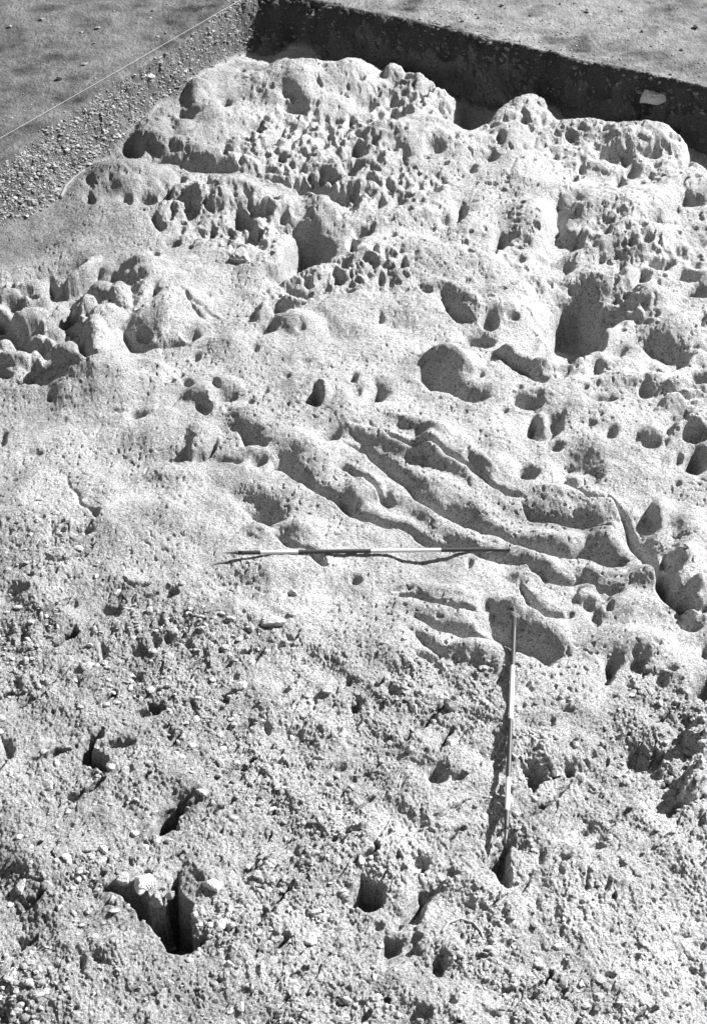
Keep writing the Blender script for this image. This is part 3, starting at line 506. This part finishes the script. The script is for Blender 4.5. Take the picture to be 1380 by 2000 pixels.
def normals(x, y, z):
    ax, ay, az = np.gradient(x, axis=1), np.gradient(y, axis=1), np.gradient(z, axis=1)
    bx, by, bz = np.gradient(x, axis=0), np.gradient(y, axis=0), np.gradient(z, axis=0)
    n = np.stack([ay * bz - az * by, az * bx - ax * bz, ax * by - ay * bx], 0); return n / (np.linalg.norm(n, axis=0) + 1e-12)
NN = normals(X, Y, blur(Z.copy(), 4)); Za = Z * 1.0
def n3(s, k): return .6 * gn(X * s + Za * s * .73, Y * s - Za * s * .9, k) + .6 * gn(X * s * .9 - Za * s + 31, Y * s * .6 + Za * s * 1.1 + X * s * .3, k + 2)
steep = 1 - ss((NN[2] - .35) / .45)
crust = ss(.55 + 1.5 * gn(X * 2.3, Y * 2.3, 1))                 # some patches are more weathered than others
c1, c2, c3_ = n3(11, 0), n3(26, 1), n3(58, 3)
smooth_ = 1 - .45 * rock
fing = zone([('F',[(-300,-150),(100,-250),(500,-60),(1100,250),(1100,520),(850,760),(560,780),(250,720),(-100,450)])], .4)
disp = fin * (1 - .55 * fing) * (1 - .35 * rock * (1 - hon)) * (.007 * c1 * (.4 + steep) + smooth_ * (.0045 + .006 * crust + .004 * steep + .010 * hon) * c2 + smooth_ * (.0035 + .004 * crust) * c3_)
disp -= fin * (.25 + .9 * crust) * .012 * ss((n3(38, 4) - .42) * 5)    # small weathering pits
disp += (1 - fin) * (.005 * c2 + .004 * c3_ + .02 * steep * c1)
X = (X + NN[0] * disp).astype(np.float32); Y = (Y + NN[1] * disp).astype(np.float32); Z = (Z + NN[2] * disp).astype(np.float32)
idx = np.arange(NI * NJ).reshape(NI, NJ)
quads = np.stack([idx[:-1, :-1], idx[:-1, 1:], idx[1:, 1:], idx[1:, :-1]], -1)
kf = kind[:-1, :-1]
co = np.stack([X, Y, Z], -1).reshape(-1, 3)
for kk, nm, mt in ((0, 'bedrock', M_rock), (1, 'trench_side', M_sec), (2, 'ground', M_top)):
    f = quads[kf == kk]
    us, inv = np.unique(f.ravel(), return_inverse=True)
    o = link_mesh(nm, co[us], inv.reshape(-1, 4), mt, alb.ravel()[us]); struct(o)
# the field goes on to the horizon beyond the surveyed grid, joined to its rim
def skirt(pts, dirs, tones, name, mt):
    ks = [0, .3, 1, 3, 8, 20, 60, 150]
    rows = [pts + dirs * k for k in ks]
    co_ = np.concatenate(rows); n = len(pts); ii = np.arange(n * len(ks)).reshape(len(ks), n)
    f = np.stack([ii[:-1, :-1], ii[:-1, 1:], ii[1:, 1:], ii[1:, :-1]], -1).reshape(-1, 4)
    o = link_mesh(name, co_, f, mt, np.tile(tones, len(ks))); struct(o)
G = np.stack([X, Y, Z], -1); s_ = 8
rim = np.concatenate([G[::s_, 0], G[-1:, 0], G[-1, ::s_][1:], G[-1:, -1], G[::-s_, -1][1:], G[:1, -1]]); rt = np.concatenate([alb[::s_, 0], alb[-1:, 0], alb[-1, ::s_][1:], alb[-1:, -1], alb[::-s_, -1][1:], alb[:1, -1]])
near = np.concatenate([G[0, ::s_], G[:1, -1].reshape(1, 3)]); nrt = np.concatenate([alb[0, ::s_], alb[:1, -1]])
def outd(p, c=(0, 8)):
    d = p[:, :2] - np.array(c); d /= np.linalg.norm(d, axis=1)[:, None]; return np.concatenate([d, np.zeros((len(p), 1))], 1)
skirt(rim, outd(rim), rt, 'ground', M_top)
skirt(near[::-1], outd(near[::-1]), nrt[::-1], 'ground', M_top)

# face of the far section: earth with stones standing out of it
def resample(p, n):
    p = np.array(p); d = np.r_[0, np.cumsum(np.hypot(*np.diff(p, axis=0).T))]; t = np.linspace(0, d[-1], n)
    return np.stack([np.interp(t, d, p[:, 0]), np.interp(t, d, p[:, 1])], 1), t
NS, NT = 1500, 90
tpath, ts = resample(top_w[10:], NS); bpath, _ = resample(bot_w[12:], NS)
tpath = tpath + np.stack([0 * ts, .05 * gn(ts * 2.2, 0 * ts + 3, 1) + .04 * gn(ts * 7, 0 * ts, 2) + .02 * gn(ts * 19, 0 * ts, 3)], 1)
tt_ = np.linspace(0, 1, NT)[:, None]
sx = ts[None, :] + 0 * tt_; sz = tt_ * .62 + 0 * sx
out = np.array([-.22, -.97])
zt_ = np.array([hz(a, b) for a, b in tpath + np.array([.06, .22])])[None, :]
bx = (tpath[None, :, 0] * (1 - tt_) + bpath[None, :, 0] * tt_); by = (tpath[None, :, 1] * (1 - tt_) + bpath[None, :, 1] * tt_)
f1, f2, ra, rb, ox, oy = worley(sx * 13 + .5 * gn(sx * 9, sz * 9, 1), sz * 15, 6)
g1 = .035 * gn(sx * 2.3, sz * 3, 1) + .022 * gn(sx * 8, sz * 9, 2) + .012 * gn(sx * 22, sz * 22, 3) + .006 * gn(sx * 50, sz * 50, 4) + .03 * (ra > .72) * ss((.45 - f1) * 5) + .03
edge = ss(tt_ * 8)
qx = bx + out[0] * (g1 * edge); qy = by + out[1] * (g1 * edge)
qz = zt_ - .012 + .02 * gn(sx * 6, 0 * sx, 2) * (1 - edge) - (.62 * tt_ ** 1.0) + .01 * gn(sx * 20, sz * 20, 0) * edge
ii = np.arange(NS * NT).reshape(NT, NS); ff = np.stack([ii[:-1, :-1], ii[1:, :-1], ii[1:, 1:], ii[:-1, 1:]], -1).reshape(-1, 4)
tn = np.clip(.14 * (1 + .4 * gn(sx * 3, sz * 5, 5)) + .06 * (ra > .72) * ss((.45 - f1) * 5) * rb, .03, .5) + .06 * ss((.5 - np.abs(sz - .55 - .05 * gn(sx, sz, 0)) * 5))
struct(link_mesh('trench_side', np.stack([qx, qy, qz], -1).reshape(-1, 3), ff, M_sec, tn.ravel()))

# ------------------------------------------------------------------ stones
def ico(sub):
    bm = bmesh.new(); bmesh.ops.create_icosphere(bm, subdivisions=sub, radius=1)
    v = np.array([x.co[:] for x in bm.verts]); f = np.array([[q.index for q in p.verts] for p in bm.faces]); bm.free(); return v, f
def rock_shape(sub, r, planes=11, flat_=.6):
    v, f = ico(sub); p = r.normal(size=(planes, 3)); p /= np.linalg.norm(p, axis=1)[:, None]
    h = r.uniform(.5, .9, planes); d = v @ p.T
    rad = np.where(d > .05, h / np.maximum(d, .05), 9).min(1); rad = np.minimum(rad, 1.05)
    rad = rad * (1 + r.normal(size=len(rad)) * (.022 if sub > 2 else .03)) * (1 + .06 * np.sin(v @ r.normal(size=3) * 5) * np.sin(v @ r.normal(size=3) * 7))
    v = v * rad[:, None] * np.array([1, r.uniform(.6, .95), flat_ * r.uniform(.8, 1.2)])
    return v, f
r0 = np.random.default_rng(3)
big = [rock_shape(4, r0, 13) for _ in range(8)]
mid = [rock_shape(2, r0, 7, .5) for _ in range(12)]
def rotz(v, a): c, s = math.cos(a), math.sin(a); return np.stack([v[:, 0] * c - v[:, 1] * s, v[:, 0] * s + v[:, 1] * c, v[:, 2]], 1)
def P2(px, py, it=None):
    """final surface point"""
    dx, dy, dz = ray(px, py); zs = np.arange(1.1, -.9, -.004); t = (zs - CAMH) / dz; xs = dx * t; ys = dy * t
    hit = np.nonzero(hz(xs, ys) >= zs)[0]; n = hit[0] if len(hit) else len(zs) - 1
    return float(xs[n]), float(ys[n]), float(zs[n])
def project(v):
    dx, dy, dz = v[..., 0], v[..., 1], v[..., 2] - CAMH
    zc = dy * math.cos(PITCH) - dz * math.sin(PITCH); up = dy * math.sin(PITCH) + dz * math.cos(PITCH)
    return CX + FOC * dx / zc, CY - FOC * up / zc
_rv = np.stack([qx, qy, qz], -1).reshape(-1, 3); _rp = project(_rv)
def onwall(px, py):
    k = np.argmin((_rp[0] - px) ** 2 + (_rp[1] - py) ** 2); return tuple(float(c) for c in _rv[k])
def stone(t, x, y, rx, ry, label, mt=M_stone, group=None, k=None, sink=.25, name='stone', fl=1.0, cat='stone', rim=None):
    px, py = tp(t, x, y); X0, Y0, Z0 = onwall(px, py) if 'far trench side' in label and 'beyond' not in label and 'ground' not in label else P2(px, py + ry / SC * .5)
    if rim is not None: X0, Y0 = (float(c) for c in P(px, py)); Z0 = float(hz(X0, Y0, H0)) - rim; X0, Y0 = plane(px, py, Z0)
    dist = math.hypot(Y0, CAMH); r = rx / SC * dist / FOC * 1.1
    v, f = big[k if k is not None else random.randrange(8)]
    v = rotz(v, random.uniform(0, 6.28)) * r; v[:, 2] *= fl * min(1.5, max(.7, ry / rx * 1.3))
    o = link_mesh(name, v, f, mt, None, False); o.location = (X0, Y0, Z0 + r * (.45 - sink))
    o['label'] = label; o['category'] = cat
    if group: o['group'] = group
    return o
def slab(zpts, cuts_, label):
    # angular slab built from its outline, leaning out of the section
    pts = [(1150 + x / 6.0, 100 + y / 6.0) for x, y in zpts]; c = onwall(sum(p[0] for p in pts) / len(pts), sum(p[1] for p in pts) / len(pts))
    dist = math.hypot(c[0], c[1], c[2] - CAMH) if False else math.sqrt(c[0] ** 2 + c[1] ** 2 + (c[2] - CAMH) ** 2)
    mx = sum(p[0] for p in pts) / len(pts); my = sum(p[1] for p in pts) / len(pts); k = dist / FOC
    bm = bmesh.new(); n = len(pts); up = Vector((0, .38, .92)); rt_ = Vector((1, 0, 0)); fw = Vector((-.15, -.92, .38))
    fr, bk = [], []
    for i, (x, y) in enumerate(pts):
        q = rt_ * (x - mx) * k + up * (my - y) * k
        fr.append(bm.verts.new(q * .97 + fw * cuts_[i])); bk.append(bm.verts.new(q * 1.06 - fw * .22))
    ctr = bm.verts.new(fw * .14 + rt_ * -.02 + up * .02)
    for i in range(n):
        j = (i + 1) % n; bm.faces.new((fr[i], fr[j], ctr)); bm.faces.new((fr[j], fr[i], bk[i], bk[j]))
    bm.faces.new(bk); bmesh.ops.recalc_face_normals(bm, faces=bm.faces[:])
    bmesh.ops.bevel(bm, geom=bm.edges[:], offset=.008, segments=2, affect='EDGES')
    bmesh.ops.subdivide_edges(bm, edges=[e for e in bm.edges if e.calc_length() > .04], cuts=3, use_grid_fill=True)
    for v in bm.verts: v.co += Vector((random.gauss(0, .003), random.gauss(0, .003), random.gauss(0, .003)))
    me = bpy.data.meshes.new('stone'); bm.to_mesh(me); bm.free(); me.materials.append(M_stone3)
    o = bpy.data.objects.new('stone', me); C.objects.link(o); o.location = c; o['label'] = label; o['category'] = 'stone'
slab([(598,602),(612,540),(645,450),(730,440),(790,488),(925,485),(938,560),(850,598),(790,622),(690,598)], [.03,.05,.0,-.02,.05,.03,.06,.10,.12,.08], 'large pale angular stone slab jutting from the shaded far trench side')
stone('B',1125,297,17,12,'small white squarish stone in the far trench side just above the large pale stone',M_stone3)
stone('B',612,190,18,11,'flat grey stone lodged high in the shaded far trench side near the deep notch',M_stone2)
stone('A',582,296,20,11,'flat white stone on the gravelly left trench side',M_stone3,sink=.1)
stone('C',925,85,62,34,'pale block of rock perched beside the deep dark hollow',M_stone4,sink=.5)
stone('E',1060,612,50,26,'rounded boulder on the gravelly slope below the horizontal rod',M_stone,sink=.3)
stone('E',925,860,28,28,'upright pale cobble standing on the grey soil left of the upright-looking rod',M_stone,sink=.1)
stone('G',556,655,46,38,'big pale squarish stone at the upper rim of the lower left pit',M_stone3,sink=.1,k=2,rim=.01)
stone('G',605,712,30,34,'grey stone half in shadow inside the lower left pit beside the pale squarish stone',M_stone2,sink=.2,rim=.05)
stone('G',655,690,22,24,'knobbly stone in the lower left pit, right of the grey half shaded one',M_stone,sink=.2,rim=.04)
stone('G',475,630,26,26,'rough rounded stone on the left arm of the lower left pit',M_stone,rim=.0)
stone('G',650,475,22,22,'pale cobble below the narrow slanting pit',M_stone3)
stone('G',602,466,22,14,'flat stone on the lower rim of the narrow slanting pit',M_stone)
stone('G',400,506,22,18,'lone smooth pale cobble casting a shadow to its left, above the lower left pit',M_stone3,sink=.05)
stone('G',820,635,36,24,'smooth pale slab of stone set in the rubble right of the lower left pit',M_stone3,sink=.4)
stone('G',85,640,32,28,'pale rounded stone in the rubble by the left edge of the photo',M_stone,sink=.3)
stone('G',750,765,16,20,'white broken stone on the right wall of the lower left pit',M_stone3,rim=.01)
stone('G',768,800,22,18,'pale split stone on the right wall of the lower left pit under the white one',M_stone,rim=.02)
stone('G',670,888,16,13,'small white stone on the bottom rim of the lower left pit',M_stone3)
stone('G',1190,850,36,15,'long flat pale stone lying in the rubble near the bottom centre',M_stone,sink=.3)
stone('G',860,792,28,18,'flat pale stone in the rubble just right of the lower left pit',M_stone3,sink=.4)
stone('F',400,930,26,32,'upright grey stone in the broken ground left of the upright-looking rod',M_stone2,sink=.2)
stone('F',600,812,20,20,'loose flat stone tucked against the far part of the upright-looking rod',M_stone2)
stone('H',390,95,18,16,'small bright lumpy stone beside the rough dark hollow left of the rod',M_stone3)
stone('H',1130,862,18,18,'upright pale stone among the lumps at the lower right',M_stone)
gr = 'loose stones scattered over the broken rock'
lab = 'small pale loose stone lying on the broken rock of the foreground'
for t, x, y, a, b in [('E',580,572,16,10),('E',440,885,20,12),('E',1130,505,18,12),('E',885,905,12,10),('E',370,440,12,10),('E',985,438,8,7),('E',120,280,14,10),('E',215,200,14,9),('E',515,680,12,8),('E',790,630,16,12),('E',1180,900,18,12),('E',1260,880,22,12),
   ('G',885,950,18,15),('G',990,605,18,15),('G',340,742,12,15),('G',230,730,14,12),('G',40,720,14,10),('G',300,30,14,10),('G',1050,352,18,12),('G',1190,290,22,14),('G',430,185,18,14),('G',170,130,14,10),('G',955,575,12,9),('G',1110,740,12,9),('G',520,400,14,10),('G',120,500,16,10),('G',820,330,14,10),
   ('H',50,545,22,26),('H',160,100,14,10),('H',870,100,16,14),('H',700,470,12,10),('H',960,945,14,9),('H',1225,1060,14,10),('H',430,1140,22,12),('H',800,215,18,16),('H',960,640,12,8),('H',560,1020,14,9),('H',100,1000,16,10),('H',1290,800,14,10),('H',190,1140,16,20),('F',700,850,12,9),('F',820,900,14,12),('F',1080,880,14,10),('F',1200,930,16,12)]:
    stone(t, x, y, a, b, lab, random.choice([M_stone, M_stone3, M_stone]), gr)
gr = 'stones lying in the gravelly left trench side'; lab = 'small pale stone lying in the gravelly left trench side'
for t, x, y, a, b in [('A',712,275,10,7),('A',805,145,9,7),('A',690,240,8,7),('A',458,525,10,9),('A',345,632,14,8),('A',262,575,12,8),('A',300,560,9,7),('A',125,765,7,16),('A',105,830,12,7),('A',210,640,11,7),('A',170,720,9,7),('A',60,760,10,7),('A',355,435,10,6),('A',400,500,9,7),('A',820,120,8,6),('A',870,235,7,5),('A',560,290,9,7),('A',650,355,9,7),('A',30,700,10,8),('A',290,465,9,7)]:
    stone(t, x, y, a, b, lab, random.choice([M_stone3, M_stone]), gr)
gr = 'stones on the ground beyond the left trench side'; lab = 'small dark clod or stone on the smooth ground at the upper left'
for t, x, y, a, b in [('A',378,108,14,8),('A',38,102,9,7),('A',160,74,10,6),('A',590,40,7,5),('A',325,248,14,6),('A',230,305,16,4),('A',45,455,8,5),('A',185,488,6,5),('A',315,125,8,5)]:
    stone(t, x, y, a, b, lab, M_stone2, gr, sink=.15)
gr = 'stones on the ground beyond the far trench side'; lab = 'small dark clod or stone on the light ground at the upper right'
for t, x, y, a, b in [('B',918,45,10,6),('B',1335,103,16,8),('B',1280,190,10,7),('B',815,15,8,5),('B',590,20,8,5),('B',1130,120,7,5),('B',440,80,8,5),('B',700,60,8,5)]:
    stone(t, x, y, a, b, lab, M_dark, gr, sink=.15)
gr = 'stones in the shaded far trench side'; lab = 'small stone lodged in the shaded far trench side'
for t, x, y, a, b in [('B',280,140,12,8),('B',130,125,8,6),('B',345,185,8,6),('B',1035,325,9,9),('B',1075,283,6,5),('B',875,262,7,6),('B',1335,365,12,5),('B',1075,258,6,4),('B',1360,440,12,5),('B',890,345,7,5),('B',1175,435,7,6),('B',535,220,10,6)]:
    stone(t, x, y, a, b, lab, M_stone2, gr)

# gravel: nobody could count it
def gravel(name, n, mask, smin, smax, mt, label, seed):
    r = np.random.default_rng(seed)
    pw = (mask / mask.sum()).ravel(); pick = r.choice(len(pw), n, p=pw)
    cs, fs, off = [], [], 0
    # cell area weighting is already uniform in view of the grid
    for q in pick:
        v, f = mid[r.integers(len(mid))]
        s = smin * (smax / smin) ** (r.random() ** 2.2)
        v = rotz(v, r.uniform(0, 6.28)); tl = r.normal() * .5
        c, s1 = math.cos(tl), math.sin(tl); v = np.stack([v[:, 0], v[:, 1] * c - v[:, 2] * s1, v[:, 1] * s1 + v[:, 2] * c], 1) * s
        v = v + np.array([X.flat[q], Y.flat[q], Z.flat[q] + s * .12]); cs.append(v); fs.append(f + off); off += len(v)
    o = link_mesh(name, np.concatenate(cs), np.concatenate(fs), mt, None, False); o['kind'] = 'stuff'; o['label'] = label; o['category'] = 'gravel'
rm = (rough * (Z > -.12)) * (0.3 + ss(.5 + 1.5 * gn(X * 2, Y * 2, 0)))
gravel('gravel', 3300, rm, .006, .036, M_stone, 'loose limestone fragments strewn over the broken rock', 1)
gravel('gravel', 350, rm, .007, .03, M_stone3, 'whiter fragments strewn over the broken rock', 9)
gravel('gravel', 2400, rm, .006, .026, M_stone2, 'greyer loose fragments strewn over the broken rock', 2)
gravel('gravel', 2400, leftside * ss(6 * tw * (1 - tw)) * (X > -6), .008, .030, M_stone4, 'white gravel weathering out of the left trench side', 3)
gravel('gravel', 3400, leftside * ss(6 * tw * (1 - tw)) * (X > -6), .007, .026, M_stone2, 'grey gravel weathering out of the left trench side', 4)
gravel('gravel', 900, (1 - leftside) * ss(5 * tw * (1 - tw)), .008, .04, M_dark, 'stones in the shaded far trench side', 5)
gravel('gravel', 1500, (tw > .985) * (sd_top > -3.5) * (1 - .6 * leftside) * (.25 + ss(1 + (sd_top * -1 - .5) * -2)), .006, .024, M_stone2, 'crumbs of stone on the field surface', 6)

# ------------------------------------------------------------------ the two ranging rods
def tube(path, radii, seg=12):
    vs, fs = [], []
    path = [Vector(p) for p in path]
    for k, p in enumerate(path):
        a = path[min(k + 1, len(path) - 1)] - path[max(k - 1, 0)]; a.normalize()
        u = a.orthogonal().normalized() if abs(a.z) > .95 else Vector((0, 0, 1)).cross(a).normalized(); v = a.cross(u)
        for s in range(seg):
            t = 2 * math.pi * s / seg; vs.append(p + (u * math.cos(t) + v * math.sin(t)) * radii[k])
        if k:
            for s in range(seg): fs.append([(k - 1) * seg + s, (k - 1) * seg + (s + 1) % seg, k * seg + (s + 1) % seg, k * seg + s])
    return [tuple(v) for v in vs], fs, len(path)
def tubeobj(name, path, radii, mats, matidx=None, seg=12, parent=None):
    vs, fs, n = tube(path, radii, seg); fs = fs + [list(range(seg))[::-1], [(n - 1) * seg + s for s in range(seg)]]
    me = bpy.data.meshes.new(name); me.from_pydata(vs, [], fs)
    for m in mats: me.materials.append(m)
    for i, p in enumerate(me.polygons):
        p.use_smooth = i < len(fs) - 2
        if matidx: p.material_index = matidx[min(i // seg, len(matidx) - 1)]
    o = bpy.data.objects.new(name, me); C.objects.link(o)
    if parent: o.parent = parent
    return o
def rod(tip_px, end_px, label, tip_z=None, end_z=None, L=2.0, r=.015):
    # rod lies on the two highest points of the ground under it
    a = P2(*tip_px); b = P2(*end_px)
    for _ in range(6):
        n = 160; t = np.linspace(0, 1, n); xs = a[0] + (b[0] - a[0]) * t; ys = a[1] + (b[1] - a[1]) * t
        hs_ = np.array([max(hz(x, y), hz(x, y + r), hz(x, y - r), hz(x + r, y), hz(x - r, y)) for x, y in zip(xs, ys)]) + r
        hs_ = np.convolve(np.pad(hs_, 4, mode='edge'), np.ones(9) / 9, 'valid') - .006
        # upper hull edge spanning the centre of gravity
        best = None
        for i in range(0, n // 2, 2):
            for j in range(n // 2, n, 2):
                sl_ = (hs_[j] - hs_[i]) / (t[j] - t[i]); c = hs_[i] + sl_ * (.5 - t[i])
                if best is None or c > best[0]: best = (c, sl_)
        za = best[0] - .5 * best[1]; zb = best[0] + .5 * best[1]
        pa = plane(*tip_px, za); pb = plane(*end_px, zb)
        a = (pa[0], pa[1], za); b = (pb[0], pb[1], zb)
    A, B = Vector(a), Vector(b); print(label, A, B, (B - A).length)
    mid_ = (A + B) / 2; LL = (B - A).length
    root = bpy.data.objects.new('ranging_rod', None); C.objects.link(root); root.location = mid_
    root['label'] = label; root['category'] = 'ranging rod'; root['group'] = 'ranging rods used as scales'
    d = (B - A).normalized(); st = lambda s: d * (s * LL / 2.0) - d * (LL / 2)
    tubeobj('steel_point', [st(0), st(.05), st(.10), st(.105)], [.002, .006, .0125, .0152], [M_steel], parent=root)
    cuts = [.105, .26, .52, 1.02, 1.51, 1.985]; path, idx_ = [], []
    path.append(st(cuts[0]))
    for k in range(5):
        for q in (1, 2, 3, 4): path.append(st(cuts[k] + (cuts[k + 1] - cuts[k]) * q / 4)); idx_.append(k % 2)
    tubeobj('shaft', path, [r] * len(path), [M_red, M_white], idx_, 16, root)
    tubeobj('end_cap', [st(1.985), st(2.0)], [r * 1.06] * 2, [M_steel], seg=16, parent=root)
rod((434, 1080), (996, 1072.5), 'red and white ranging rod lying left to right across the middle of the rock')
rod((987, 1650), (1004, 1205), 'red and white ranging rod running away from the camera at the lower right')

# ------------------------------------------------------------------ string, roots, twigs
def onsurf(t, pts, lift=.006): return [(lambda q: (q[0], q[1], q[2] + lift))(P2(*tp(t, x, y))) for x, y in pts]
def strand(name, path, r, m, label, cat, group=None, taper=True):
    p2 = []
    for k in range(len(path) - 1):
        for q in range(5):
            a, b = Vector(path[k]), Vector(path[k + 1]); p2.append(a.lerp(b, q / 5))
    p2.append(Vector(path[-1])); base = p2[len(p2) // 2].copy()
    n = len(p2); rr = [r * (1 - .6 * k / n if taper else 1) for k in range(n)]
    o = tubeobj(name, [p - base for p in p2], rr, [m], seg=6); o.location = base; o['label'] = label; o['category'] = cat
    if group: o['group'] = group
a = plane(-260, 418, ZT + .05); b = plane(500, -18, ZT + .05)
strand('string_line', [(a[0], a[1], ZT + .05), ((a[0] + b[0]) / 2, (a[1] + b[1]) / 2, ZT + .04), (b[0], b[1], ZT + .05)], .0024, M_string, 'thin pale string line stretched along the left edge of the trench', 'string', taper=False)
strand('stick', onsurf('A', [(235,765),(255,720),(285,690),(325,658)], .012), .017, M_root, 'crooked stick lying at the foot of the gravelly left trench side', 'stick')
strand('root', onsurf('H', [(360,832),(385,795),(430,780),(480,795),(510,830),(520,860)], .006), .009, M_string, 'white curled root lying on the soil below the upright-looking rod', 'root')
strand('twig', onsurf('A', [(245,150),(258,135),(272,152)], .006), .004, M_root, 'tiny bent pale twig on the smooth ground at the upper left', 'twig')
